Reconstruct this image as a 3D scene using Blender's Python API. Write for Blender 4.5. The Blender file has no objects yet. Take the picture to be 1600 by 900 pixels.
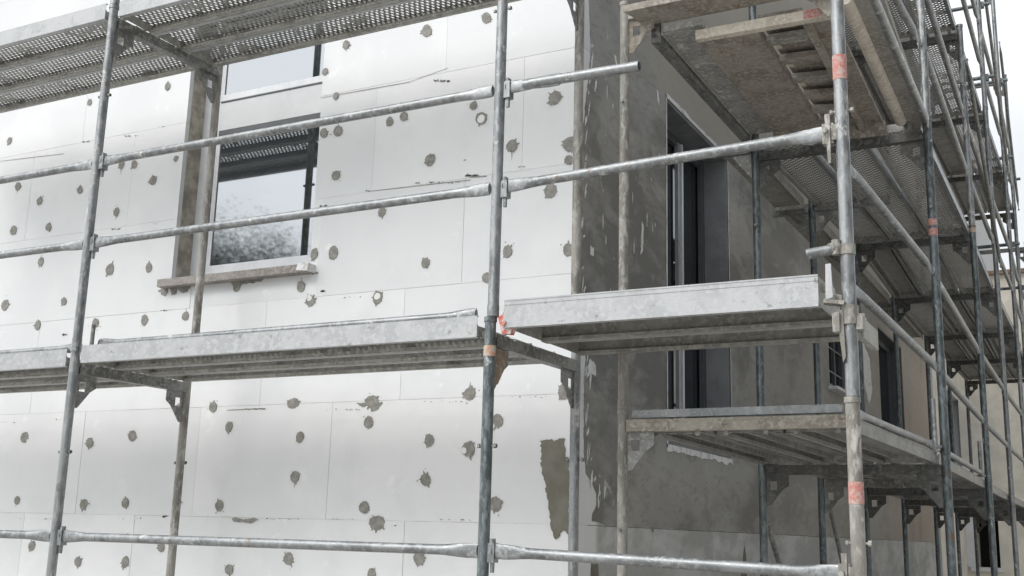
import bpy, math, random
from mathutils import Vector, Matrix, noise
R = math.radians
S = bpy.context.scene
COL = S.collection
random.seed(7)

# ------------------------------------------------------------------ camera
YAW, PITCH, ROLL, FPX = -.4891, .2169, .0271, 1749.8
CAM = Vector((2.374, -5.213, .067))
_f = Vector((math.sin(YAW)*math.cos(PITCH), math.cos(YAW)*math.cos(PITCH), math.sin(PITCH)))
_r = Vector((math.cos(YAW), -math.sin(YAW), 0)); _u = _r.cross(_f)
_R = math.cos(ROLL)*_r + math.sin(ROLL)*_u; _U = -math.sin(ROLL)*_r + math.cos(ROLL)*_u
cd = bpy.data.cameras.new('camera'); cam = bpy.data.objects.new('camera', cd); COL.objects.link(cam)
cam.matrix_world = Matrix(((_R.x, _U.x, -_f.x, CAM.x), (_R.y, _U.y, -_f.y, CAM.y), (_R.z, _U.z, -_f.z, CAM.z), (0, 0, 0, 1)))
cd.sensor_width = 36; cd.lens = FPX/1600*36; cd.clip_start = .05; cd.clip_end = 2000
S.camera = cam

# ------------------------------------------------------------------ world, sun, exposure
SUN_EL, SUN_AZ = R(42), R(205)           # azimuth measured from +y towards +x
w = bpy.data.worlds.new('World'); S.world = w; w.use_nodes = True
nt = w.node_tree; nt.nodes.clear()
def wn(t, **k):
    n = nt.nodes.new(t)
    for a, b in k.items(): setattr(n, a, b)
    return n
out = wn('ShaderNodeOutputWorld'); bg = wn('ShaderNodeBackground'); bg.inputs[1].default_value = .1
sky = wn('ShaderNodeTexSky', sky_type='NISHITA', sun_disc=False, sun_elevation=SUN_EL, sun_rotation=SUN_AZ)
tc = wn('ShaderNodeTexCoord')
def lobe(direction, lo, hi, a, b):
    d = wn('ShaderNodeVectorMath', operation='DOT_PRODUCT'); nt.links.new(tc.outputs['Generated'], d.inputs[0])
    d.inputs[1].default_value = Vector(direction).normalized()
    m = wn('ShaderNodeMapRange', interpolation_type='SMOOTHSTEP'); nt.links.new(d.outputs['Value'], m.inputs[0])
    m.inputs[1].default_value = lo; m.inputs[2].default_value = hi; m.inputs[3].default_value = a; m.inputs[4].default_value = b
    return m
lob1 = lobe((-.55, -.75, .75), -.15, 1, 6.6, 18.0)     # sky brightened around the hidden sun, shaped to light the front wall
lob2 = lobe((1, -.25, .15), -.1, .85, 1.0, .30)         # sky dimmed to the right, shaped to darken the side wall
lob3 = lobe((.1, 1, .3), .6, .95, 0, 2.3)
mul = wn('ShaderNodeMath', operation='MULTIPLY'); nt.links.new(lob1.outputs[0], mul.inputs[0]); nt.links.new(lob2.outputs[0], mul.inputs[1])
add = wn('ShaderNodeMath', operation='ADD'); nt.links.new(mul.outputs[0], add.inputs[0]); nt.links.new(lob3.outputs[0], add.inputs[1])
nz = wn('ShaderNodeTexNoise'); nz.inputs['Scale'].default_value = 2.6; nz.inputs['Detail'].default_value = 6
nt.links.new(tc.outputs['Generated'], nz.inputs['Vector'])
cr = wn('ShaderNodeMapRange', interpolation_type='SMOOTHSTEP'); nt.links.new(nz.outputs[0], cr.inputs[0])
cr.inputs[1].default_value = .36; cr.inputs[2].default_value = .62; cr.inputs[3].default_value = .62; cr.inputs[4].default_value = 1.05
cl = wn('ShaderNodeVectorMath', operation='SCALE'); cl.inputs[0].default_value = (.97, .99, 1.0)
mu2 = wn('ShaderNodeMath', operation='MULTIPLY'); nt.links.new(add.outputs[0], mu2.inputs[0]); nt.links.new(cr.outputs[0], mu2.inputs[1])
nt.links.new(mu2.outputs[0], cl.inputs['Scale'])
mx = wn('ShaderNodeMix', data_type='RGBA'); mx.inputs[0].default_value = .9
nt.links.new(sky.outputs[0], mx.inputs[6]); nt.links.new(cl.outputs[0], mx.inputs[7])
nt.links.new(mx.outputs[2], bg.inputs[0]); nt.links.new(bg.outputs[0], out.inputs[0])
sl = bpy.data.lights.new('sun', 'SUN'); sl.energy = .9; sl.angle = R(28); sl.color = (1, .97, .93)
so = bpy.data.objects.new('sun', sl); COL.objects.link(so)
sd = Vector((math.sin(SUN_AZ)*math.cos(SUN_EL), math.cos(SUN_AZ)*math.cos(SUN_EL), math.sin(SUN_EL)))
so.rotation_euler = sd.to_track_quat('Z', 'Y').to_euler()
S.view_settings.view_transform = 'Standard'; S.view_settings.look = 'None'
S.view_settings.exposure = 0.82; S.view_settings.gamma = 1
S.render.engine = 'CYCLES'
S.cycles.transparent_max_bounces = 24; S.cycles.max_bounces = 7

# ------------------------------------------------------------------ materials
class NT:
    def __init__(s, name):
        s.m = bpy.data.materials.new(name); s.m.use_nodes = True; s.t = s.m.node_tree
        s.b = s.t.nodes['Principled BSDF']; s.out = s.t.nodes['Material Output']
        s.geo = s.t.nodes.new('ShaderNodeNewGeometry')
    def n(s, t, **k):
        n = s.t.nodes.new(t)
        for a, b in k.items(): setattr(n, a, b)
        return n
    def l(s, a, b): s.t.links.new(a, b)
    def pos(s, scale=(1, 1, 1)):
        m = s.n('ShaderNodeMapping'); m.inputs['Scale'].default_value = scale; s.l(s.geo.outputs['Position'], m.inputs['Vector']); return m.outputs[0]
    def noise(s, sc, detail=4, rough=.55, scale=(1, 1, 1), dist=0):
        n = s.n('ShaderNodeTexNoise'); n.inputs['Scale'].default_value = sc; n.inputs['Detail'].default_value = detail
        n.inputs['Roughness'].default_value = rough; n.inputs['Distortion'].default_value = dist; s.l(s.pos(scale), n.inputs['Vector']); return n.outputs[0]
    def ramp(s, f, a, b, lo=0, hi=1, smooth=True):
        m = s.n('ShaderNodeMapRange'); m.interpolation_type = 'SMOOTHSTEP' if smooth else 'LINEAR'
        s.l(f, m.inputs[0]); m.inputs[1].default_value = a; m.inputs[2].default_value = b; m.inputs[3].default_value = lo; m.inputs[4].default_value = hi
        return m.outputs[0]
    def mix(s, f, a, b):
        m = s.n('ShaderNodeMix', data_type='RGBA')
        if isinstance(f, (int, float)): m.inputs[0].default_value = f
        else: s.l(f, m.inputs[0])
        for i, v in ((6, a), (7, b)):
            if isinstance(v, tuple): m.inputs[i].default_value = (*v, 1)
            else: s.l(v, m.inputs[i])
        return m.outputs[2]
    def math(s, op, a, b=None, c=None):
        m = s.n('ShaderNodeMath', operation=op)
        for i, v in enumerate((a, b, c)):
            if v is None: continue
            if isinstance(v, (int, float)): m.inputs[i].default_value = v
            else: s.l(v, m.inputs[i])
        return m.outputs[0]
    def xyz(s):
        x = s.n('ShaderNodeSeparateXYZ'); s.l(s.geo.outputs['Position'], x.inputs[0]); return x.outputs
    def bump(s, f, strength=.3, dist=.005):
        b = s.n('ShaderNodeBump'); b.inputs['Strength'].default_value = strength; b.inputs['Distance'].default_value = dist
        s.l(f, b.inputs['Height']); s.l(b.outputs[0], s.b.inputs['Normal'])
    def set(s, color=None, rough=None, metal=None, spec=None):
        for k, v in (('Base Color', color), ('Roughness', rough), ('Metallic', metal), ('Specular IOR Level', spec)):
            if v is None: continue
            if isinstance(v, tuple): s.b.inputs[k].default_value = (*v, 1)
            elif isinstance(v, (int, float)): s.b.inputs[k].default_value = v
            else: s.l(v, s.b.inputs[k])
        return s.m

def metal(name, dark, mid, light, splash=.56, splash_col=(.62, .62, .60), metallic=.45, rough=.42, rust=0., stretch=(1, 1, 1)):
    t = NT(name)
    a = t.noise(7, 5, .6, stretch); b = t.noise(42, 4, .65, stretch); c = t.noise(160, 2, .6)
    col = t.mix(t.ramp(a, .42, .58), dark, mid)
    col = t.mix(t.ramp(b, .47, .62), col, light)
    g = t.noise(11, 7, .72, tuple(q*1.3 for q in stretch), .6)
    col = t.mix(t.ramp(g, splash, splash+.07, 0, .72), col, splash_col)
    d = t.noise(18, 6, .75, stretch); col = t.mix(t.ramp(d, .58, .70, 0, .6), col, (.075, .071, .064))
    if rust:
        r = t.noise(9, 6, .7, (1, 1, 1), 1.0)
        col = t.mix(t.ramp(r, .66-rust, .72-rust, 0, .8), col, (.20, .095, .045))
    t.bump(c, .25, .002)
    return t.set(col, t.ramp(b, .3, .7, rough-.1, rough+.2), t.ramp(g, splash-.02, splash+.04, metallic, 0), .5)

M = {}
M['pole'] = metal('galvanised_tube', (.175, .183, .188), (.245, .254, .26), (.31, .32, .325), .58, (.60, .60, .58), .55, .36, rust=.03, stretch=(1, 1, .4))
M['pole_blue'] = metal('tarnished_tube', (.075, .088, .092), (.12, .14, .147), (.19, .215, .225), .60, (.50, .50, .49), .5, .36, rust=.03, stretch=(1, 1, .4))
M['pole_warm'] = metal('cement_coated_tube', (.18, .17, .15), (.27, .258, .235), (.35, .34, .315), .57, (.50, .485, .45), .15, .55, stretch=(1, 1, .4))
M['rail'] = metal('galvanised_rail', (.18, .188, .192), (.245, .254, .26), (.31, .32, .325), .59, (.60, .60, .58), .55, .36, rust=.02, stretch=(.8, .8, .8))
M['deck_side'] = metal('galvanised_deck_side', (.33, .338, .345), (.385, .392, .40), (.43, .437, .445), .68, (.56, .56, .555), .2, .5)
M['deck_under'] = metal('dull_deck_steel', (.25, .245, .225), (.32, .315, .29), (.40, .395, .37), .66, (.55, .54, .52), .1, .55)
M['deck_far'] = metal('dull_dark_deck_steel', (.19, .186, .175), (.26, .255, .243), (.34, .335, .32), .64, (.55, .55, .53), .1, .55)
M['rusty'] = metal('rusty_cement_smeared_steel', (.26, .235, .195), (.36, .335, .29), (.44, .415, .37), .60, (.50, .47, .42), .05, .7, rust=.06)
M['bracket'] = metal('dark_steel_bracket', (.13, .13, .125), (.2, .2, .195), (.30, .30, .29), .64, metallic=.3)
M['dark_steel'] = metal('dark_scaffold_steel', (.055, .055, .052), (.09, .09, .086), (.14, .14, .135), .66, metallic=.2)
M['rust_plate'] = metal('rust_brown_plate', (.20, .15, .11), (.28, .21, .155), (.36, .30, .24), .70, (.5, .45, .4), 0, .75, rust=.1)

def perforated(name, cols, pitch=.0235, hole=.30, rim_light_col=(.55, .55, .54)):
    m = metal(name, *cols, splash=.68, metallic=.2, rough=.5); t = m.node_tree
    g = [n for n in t.nodes if n.type == 'NEW_GEOMETRY'][0]
    mp = t.nodes.new('ShaderNodeMapping'); mp.inputs['Rotation'].default_value = (0, 0, R(45)); px_, py_ = pitch if isinstance(pitch, tuple) else (pitch, pitch); mp.inputs['Scale'].default_value = (1/px_, 1/py_, 0)
    t.links.new(g.outputs['Position'], mp.inputs['Vector'])
    v = t.nodes.new('ShaderNodeTexVoronoi'); v.voronoi_dimensions = '2D'; v.inputs['Scale'].default_value = 1; v.inputs['Randomness'].default_value = 0
    t.links.new(mp.outputs[0], v.inputs['Vector'])
    lt = t.nodes.new('ShaderNodeMath'); lt.operation = 'LESS_THAN'; lt.inputs[1].default_value = hole; t.links.new(v.outputs['Distance'], lt.inputs[0])
    # cement clogs part of the holes
    nz = t.nodes.new('ShaderNodeTexNoise'); nz.inputs['Scale'].default_value = 6; nz.inputs['Detail'].default_value = 6; nz.inputs['Roughness'].default_value = .75
    t.links.new(g.outputs['Position'], nz.inputs['Vector'])
    gt = t.nodes.new('ShaderNodeMath'); gt.operation = 'LESS_THAN'; gt.inputs[1].default_value = .575; t.links.new(nz.outputs[0], gt.inputs[0])
    an = t.nodes.new('ShaderNodeMath'); an.operation = 'MULTIPLY'; t.links.new(lt.outputs[0], an.inputs[0]); t.links.new(gt.outputs[0], an.inputs[1])
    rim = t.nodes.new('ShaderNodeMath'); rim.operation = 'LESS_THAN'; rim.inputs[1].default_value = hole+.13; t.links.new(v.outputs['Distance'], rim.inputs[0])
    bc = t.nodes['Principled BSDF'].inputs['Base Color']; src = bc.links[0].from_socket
    rm = t.nodes.new('ShaderNodeMix'); rm.data_type = 'RGBA'; t.links.new(rim.outputs[0], rm.inputs[0]); t.links.new(src, rm.inputs[6]); rm.inputs[7].default_value = (*rim_light_col, 1); t.links.new(rm.outputs[2], bc)  # pale bare-metal ring, painted to suggest light caught on the hole edges
    tr = t.nodes.new('ShaderNodeBsdfTransparent'); ms = t.nodes.new('ShaderNodeMixShader')
    b = t.nodes['Principled BSDF']; o = t.nodes['Material Output']
    t.links.new(an.outputs[0], ms.inputs[0]); t.links.new(b.outputs[0], ms.inputs[1]); t.links.new(tr.outputs[0], ms.inputs[2]); t.links.new(ms.outputs[0], o.inputs[0])
    return m
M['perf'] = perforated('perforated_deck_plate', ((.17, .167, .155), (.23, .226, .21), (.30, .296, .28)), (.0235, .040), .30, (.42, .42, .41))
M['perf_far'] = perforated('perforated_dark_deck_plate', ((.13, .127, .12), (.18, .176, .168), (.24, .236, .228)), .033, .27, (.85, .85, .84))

# insulation boards: white polystyrene
t = NT('white_insulation_board')
isl = t.geo.outputs['Random Per Island']
c1 = t.mix(isl, (.67, .68, .69), (.725, .73, .738))
c1 = t.mix(t.ramp(t.noise(1.3, 4, .6), .44, .60, 0, .45), c1, (.62, .63, .645))
c1 = t.mix(t.ramp(t.noise(5, 6, .7), .60, .72, 0, .55), c1, (.84, .84, .84))
c1 = t.mix(t.ramp(t.noise(16, 8, .78, (1, 1, 1.6), .4), .69, .73, 0, .55), c1, (.40, .385, .35))
t.bump(t.math('ADD', t.noise(230, 2, .5), t.math('MULTIPLY', t.noise(6, 5, .6), 1.5)), .30, .0035)
M['eps'] = t.set(c1, .8, 0, .2)
t = NT('insulation_joint'); M['joint'] = t.set(t.mix(t.ramp(t.noise(4, 6, .7), .45, .6), (.62, .62, .61), (.40, .39, .365)), .9, 0, .1)
t = NT('white_cut_insulation_edge'); M['eps_edge'] = t.set(t.mix(t.ramp(t.noise(14, 6, .7), .5, .68), (.72, .72, .72), (.42, .41, .38)), .85, 0, .2)
t = NT('grey_dowel_mortar')
M['dab'] = t.set(t.mix(t.ramp(t.noise(30, 5, .65), .35, .68), (.205, .198, .18), (.305, .298, .275)), .9, 0, .15); 
M['fleck'] = t.m
t = NT('wet_mortar'); M['wet'] = t.set(t.mix(t.ramp(t.noise(9, 5, .6), .4, .65), (.165, .157, .128), (.205, .197, .168)), .85, 0, .2)
t = NT('grey_side_insulation'); c2 = t.mix(t.ramp(t.noise(2.2, 6, .68, (1, .5, 1), .4), .42, .60), (.40, .40, .39), (.56, .56, .555))
c2 = t.mix(t.ramp(t.noise(12, 6, .7, (1, .5, 1)), .52, .66, 0, .5), c2, (.34, .335, .315)); c2 = t.mix(t.ramp(t.xyz()[1], .22, .30, 1, 0), c2, (.70, .705, .71)); M['eps_side'] = t.set(c2, .85, 0, .2)  # cloudy grey boards, turning white near the house corner
# base coat on the side wall
t = NT('grey_base_coat')
x, y, z = t.xyz()
a = t.noise(1.5, 5, .6, (1, .42, .8)); b = t.noise(5.5, 7, .68, (1, .36, .75), .5); c = t.noise(60, 3, .6)
col = t.mix(t.ramp(a, .43, .57), (.19, .187, .178), (.315, .31, .295))
col = t.mix(t.ramp(b, .49, .62, 0, .6), col, (.36, .355, .34))
col = t.mix(t.ramp(t.noise(20, 6, .72, (1, .35, .9), .8), .50, .66, 0, .42), col, (.14, .137, .127))
wall_hi = t.ramp(z, 2.86, 2.90); far_hi = t.math('MULTIPLY', t.ramp(y, .9, 1.3), wall_hi)
col = t.mix(t.math('MULTIPLY', far_hi, .85), col, (.355, .338, .30))
# scraped, paler strokes near the corner
near = t.ramp(y, .15, 1.5, 1, 0)
sc = t.noise(9, 9, .78, (1, .9, .5), .9)
thr = t.math('MULTIPLY_ADD', near, -.12, .735)
hit = t.math('GREATER_THAN', sc, thr)
col = t.mix(t.math('MULTIPLY', hit, .72), col, (.50, .50, .49))
warm = t.math('MULTIPLY', t.ramp(y, 7.5, 11), t.ramp(t.noise(2.2, 3, .5, (1, 1, .3)), .35, .6))
col = t.mix(t.ramp(y, 1.5, 7, 0, .55), col, (.39, .365, .32))
col = t.mix(t.math('MULTIPLY', warm, .8), col, (.40, .33, .27))
t.bump(t.math('ADD', t.math('MULTIPLY', c, .5), t.math('ADD', t.math('MULTIPLY', sc, 2), t.math('MULTIPLY', b, 4))), .55, .006)
M['coat'] = t.set(col, .78, 0, .25)
def plain(name, col, rough=.6, metallic=0, var=.12, sc=12, spec=.4):
    t = NT(name); n = t.noise(sc, 5, .62)
    return t.set(t.mix(t.ramp(n, .35, .65), tuple(q*(1-var) for q in col), tuple(min(1, q*(1+var)) for q in col)), rough, metallic, spec)
M['reveal'] = plain('brown_reveal_mortar', (.34, .315, .265), .85, 0, .3, 9)
M['pvc'] = plain('white_window_frame', (.62, .63, .65), .35, 0, .05)
M['greyframe'] = plain('grey_window_frame', (.30, .31, .33), .4, .2, .1)
M['darkframe'] = plain('anthracite_window_frame', (.085, .09, .097), .4, .1, .1)
M['bluegrey'] = plain('blue_grey_reveal', (.20, .205, .22), .8, 0, .18, 4)
M['sill'] = metal('brown_grey_sill', (.205, .185, .168), (.275, .25, .23), (.34, .32, .295), .70, (.55, .55, .54), .05, .6)
M['cream'] = plain('cream_render', (.66, .625, .555), .9, 0, .1, 2.5)
M['whitewall'] = plain('white_render', (.58, .59, .6), .9, 0, .05, 3)
M['brown'] = plain('brown_timber', (.20, .14, .10), .8, 0, .3, 6)
M['black'] = plain('dark_opening', (.006, .006, .006), .9, 0, 0)
M['ply'] = metal('cement_stained_plywood', (.20, .175, .145), (.275, .25, .215), (.35, .33, .295), .66, (.40, .38, .35), 0, .8, rust=.03)
M['board'] = metal('weathered_board', (.22, .208, .185), (.29, .276, .25), (.36, .345, .32), .70, (.48, .47, .45), 0, .8)
M['beige'] = metal('cement_coated_beam', (.46, .415, .35), (.56, .51, .44), (.64, .59, .52), .66, (.62, .59, .55), 0, .75)
M['palewood'] = metal('pale_splattered_board', (.26, .26, .25), (.34, .335, .32), (.45, .445, .43), .56, (.62, .62, .61), 0, .75)
t = NT('red_tape'); M['red'] = t.set(t.mix(t.ramp(t.noise(70, 5, .75), .40, .62), (.44, .15, .125), (.43, .36, .33)), .6, 0, .3)
t = NT('orange_rust'); M['orange'] = t.set(t.mix(t.ramp(t.noise(30, 4, .7), .42, .6), (.46, .25, .15), (.42, .38, .34)), .75, 0, .2)
t = NT('pink_marker'); M['pink'] = t.set(t.mix(t.ramp(t.noise(38, 5, .75), .47, .56), (.50, .13, .10), (.55, .48, .45)), .7, 0, .2)
def glass(name, refl, tint):
    t = NT(name); gl = t.n('ShaderNodeBsdfGlossy'); gl.inputs['Color'].default_value = (*tint, 1); gl.inputs['Roughness'].default_value = .03
    n = t.noise(1.1, 1, .4); bu = t.n('ShaderNodeBump'); bu.inputs['Strength'].default_value = .02; bu.inputs['Distance'].default_value = .03; t.l(n, bu.inputs['Height']); t.l(bu.outputs[0], gl.inputs['Normal'])
    df = t.n('ShaderNodeBsdfDiffuse'); df.inputs[0].default_value = (.02, .024, .026, 1)
    fr = t.n('ShaderNodeLayerWeight'); fr.inputs[0].default_value = .12
    f = t.math('MULTIPLY_ADD', fr.outputs['Fresnel'], 1-refl, refl)
    ms = t.n('ShaderNodeMixShader'); t.l(f, ms.inputs[0]); t.l(df.outputs[0], ms.inputs[1]); t.l(gl.outputs[0], ms.inputs[2]); t.l(ms.outputs[0], t.out.inputs[0])
    return t.m
M['glass'] = glass('coated_window_glass', .25, (.88, .91, .94))
M['glass_dark'] = glass('dark_window_glass', .22, (.7, .74, .78))
t = NT('gravel_ground'); M['ground'] = t.set(t.mix(t.noise(3, 8, .7), (.34, .325, .30), (.50, .485, .455)), .95, 0, .1)
M['bark'] = plain('bark', (.07, .065, .055), .95, 0, .3, 20)
t = NT('leaves'); M['leaf'] = t.set(t.mix(t.geo.outputs['Random Per Island'], (.07, .105, .075), (.16, .205, .15)), .8, 0, .2)

# ------------------------------------------------------------------ mesh helpers
WL = {}
class MB:
    def __init__(s): s.v = []; s.f = []
    def quad(s, a, b, c, d):
        i = len(s.v); s.v += [tuple(a), tuple(b), tuple(c), tuple(d)]; s.f.append((i, i+1, i+2, i+3)); return s
    def box(s, x0, x1, y0, y1, z0, z1):
        if x0 > x1: x0, x1 = x1, x0
        if y0 > y1: y0, y1 = y1, y0
        if z0 > z1: z0, z1 = z1, z0
        i = len(s.v)
        s.v += [(x, y, z) for z in (z0, z1) for (x, y) in ((x0, y0), (x1, y0), (x1, y1), (x0, y1))]
        s.f += [tuple(i+k for k in q) for q in ((3, 2, 1, 0), (4, 5, 6, 7), (0, 1, 5, 4), (1, 2, 6, 5), (2, 3, 7, 6), (3, 0, 4, 7))]
        return s
    def prism(s, pts, ext):
        ext = Vector(ext); pts = [Vector(p) for p in pts]; n = len(pts); i = len(s.v)
        nrm = Vector((0, 0, 0))
        for k in range(n): nrm += pts[k].cross(pts[(k+1) % n])
        if nrm.dot(ext) > 0: pts.reverse()
        s.v += [tuple(p) for p in pts] + [tuple(p+ext) for p in pts]
        s.f.append(tuple(range(i, i+n))); s.f.append(tuple(range(i+2*n-1, i+n-1, -1)))
        for k in range(n):
            k2 = (k+1) % n; s.f.append((i+k2, i+k, i+n+k, i+n+k2))
        return s
    def beam(s, a, b, up, w, h):          # box beam from a to b, w sideways, h along up
        a, b = Vector(a), Vector(b); d = (b-a).normalized(); up = Vector(up); side = d.cross(up).normalized(); up = side.cross(d)
        pts = [a+side*w/2*p+up*h/2*q for p, q in ((-1, -1), (1, -1), (1, 1), (-1, 1))]
        return s.prism(pts, b-a)
    def sweep(s, rings, closed=False, cap=True):
        i = len(s.v); n = len(rings[0])
        for r in rings: s.v += [tuple(p) for p in r]
        for k in range(len(rings)-1):
            for j in range(n):
                j2 = (j+1) % n; s.f.append((i+k*n+j, i+k*n+j2, i+(k+1)*n+j2, i+(k+1)*n+j))
        if cap:
            s.f.append(tuple(i+j for j in reversed(range(n)))); m = i+(len(rings)-1)*n; s.f.append(tuple(m+j for j in range(n)))
        return s
    def tube(s, a, b, r, seg=18, r2=None, cap=True):
        a, b = Vector(a), Vector(b); d = (b-a).normalized(); e = Vector((0, 0, 1)) if abs(d.z) < .9 else Vector((1, 0, 0))
        p = d.cross(e).normalized(); q = d.cross(p).normalized() * 1
        p, q = q, p
        if p.cross(q).dot(d) < 0: q = -q
        r2 = r if r2 is None else r2
        ring = lambda c, rr: [c+(p*math.cos(2*math.pi*k/seg)+q*math.sin(2*math.pi*k/seg))*rr for k in range(seg)]
        return s.sweep([ring(a, r), ring(b, r2)], cap=cap)
    def pipe(s, a, b, r, t=.003, seg=18):      # open-ended pipe
        a, b = Vector(a), Vector(b); d = (b-a).normalized(); e = Vector((0, 0, 1)) if abs(d.z) < .9 else Vector((1, 0, 0))
        p = d.cross(e).normalized(); q = p.cross(d)
        if p.cross(q).dot(d) < 0: q = -q
        ring = lambda c, rr: [c+(p*math.cos(2*math.pi*k/seg)+q*math.sin(2*math.pi*k/seg))*rr for k in range(seg)]
        L = (b-a).length
        return s.sweep([ring(a, r), ring(b, r), ring(b, r-t), ring(b-d*min(.3, L*.9), r-t)], cap=True)
    def rail(s, a, b, r=.0215, flat=.055, seg=16):   # tube with hammered-flat ends
        a, b = Vector(a), Vector(b); d = (b-a).normalized(); up = Vector((0, 0, 1)); side = d.cross(up).normalized(); up = side.cross(d)*-1
        L = (b-a).length; prof = [(0, .35), (.001, 1), (flat, 1), (flat+.035, .75), (flat+.075, .35), (flat+.12, 0)]
        st = [(x, f) for x, f in prof] + [(L-x, f) for x, f in reversed(prof)]
        rings = []
        for x, f in st:
            hw = r*(1-f)+.0055*f if f else r; hh = r*(1-f)+.030*f if f else r
            if x in (0, L): hh = .025
            rings.append([a+d*x+side*hw*math.cos(2*math.pi*k/seg)+up*hh*math.sin(2*math.pi*k/seg) for k in range(seg)])
        s.sweep(rings); return s
    def build(s, name, mat, parent=None, smooth=.55, origin=None):
        if parent is not None: o0 = WL[parent.name]
        elif origin is not None: o0 = Vector(origin)
        else:
            xs, ys, zs = zip(*s.v); o0 = Vector(((min(xs)+max(xs))/2, (min(ys)+max(ys))/2, min(zs)))
        me = bpy.data.meshes.new(name); me.from_pydata([(x-o0.x, y-o0.y, z-o0.z) for x, y, z in s.v], [], s.f)
        me.materials.append(mat)
        if smooth:
            me.polygons.foreach_set('use_smooth', [True]*len(me.polygons)); me.set_sharp_from_angle(angle=smooth)
        me.update()
        o = bpy.data.objects.new(name, me); COL.objects.link(o)
        if parent is not None: o.parent = parent
        else: o.location = o0
        WL[o.name] = o0.copy(); return o
def empty(name, loc):
    o = bpy.data.objects.new(name, None); o.empty_display_size = .1; COL.objects.link(o); o.location = loc; WL[o.name] = Vector(loc); return o
def tag(o, label, cat, group=None, kind=None):
    if label: o['label'] = label
    if cat: o['category'] = cat
    if group: o['group'] = group
    if kind: o['kind'] = kind
    return o

GZ = -1.55
# ------------------------------------------------------------------ ground
g = MB().quad((-400, -400, GZ), (400, -400, GZ), (400, 400, GZ), (-400, 400, GZ)).build('ground', M['ground'], smooth=0); g['kind'] = 'structure'

# ------------------------------------------------------------------ the house
TOP = 7.2
house = tag(empty('apartment_house', (-4, 6, GZ)), 'house corner with white insulation boards on the front and grey mortar on the side wall', 'building')
WIN = (-2.9, -1.78, 1.615, 3.45)                      # hole in the front: x0 x1 z0 z1
def clip_rects(r, h):
    x0, x1, z0, z1 = r; a0, a1, b0, b1 = h
    if x1 <= a0 or x0 >= a1 or z1 <= b0 or z0 >= b1: return [r]
    o = []
    if x0 < a0: o.append((x0, a0, z0, z1))
    if x1 > a1: o.append((a1, x1, z0, z1))
    m0, m1 = max(x0, a0), min(x1, a1)
    if z0 < b0: o.append((m0, m1, z0, b0))
    if z1 > b1: o.append((m0, m1, b1, z1))
    return o
# front boards
rows = [GZ, -1.17, -.53, .125, .785, 1.42, 2.03, 2.70, 3.35, 4.0, 4.65, 5.3, 5.95, 6.6, TOP]
bb = MB(); jt = {0: .35, 1: .8, 2: .1, 3: .28, 4: .75, 5: .56, 6: .05, 7: .62, 8: .2}
for k in range(len(rows)-1):
    z0, z1 = rows[k]+.0011, rows[k+1]-.0011
    off = [-1.0+.37, -1.0+.85, -.02, -.55, -.09, -.72, -.36, -.88, -.3, -.7, -.2, -.6, -.1, -.5][k]
    xs = [0]; x = off if off < -.15 else off-1.0
    while x > -9: xs.append(x); x -= 1.0
    xs.append(-9)
    for a, b in zip(xs[:-1], xs[1:]):
        dy = random.uniform(0, .0025)
        for (p, q, r_, s_) in clip_rects((b+.0009, a-.0009 if a else 0, z0, z1), WIN):
            bb.box(p, q, dy, .10, r_, s_)
front = bb.build('insulation_boards', M['eps'], house, smooth=0)
jb = MB()
for r_ in clip_rects((-9, -.002, GZ, TOP), (WIN[0]-.004, WIN[1]+.004, WIN[2]-.004, WIN[3]+.004)): jb.box(r_[0], r_[1], .0035, .135, r_[2], r_[3])
jb.build('board_adhesive', M['joint'], house, smooth=0)
# reveal of the front window
wx0, wx1, wz0, wz1 = WIN
rv = MB(); rv.box(wx0-.02, wx0-.0045, .1005, .24, wz0, wz1); rv.box(wx0-.003, wx0+.006, .036, .154, wz0+.002, wz1-.002); rv.box(wx1+.0045, wx1+.02, .1005, .24, wz0, wz1); rv.box(wx0, wx1, .1005, .24, wz0-.02, wz0-.0045)
rv.build('window_reveal', M['reveal'], house, smooth=0)

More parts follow.
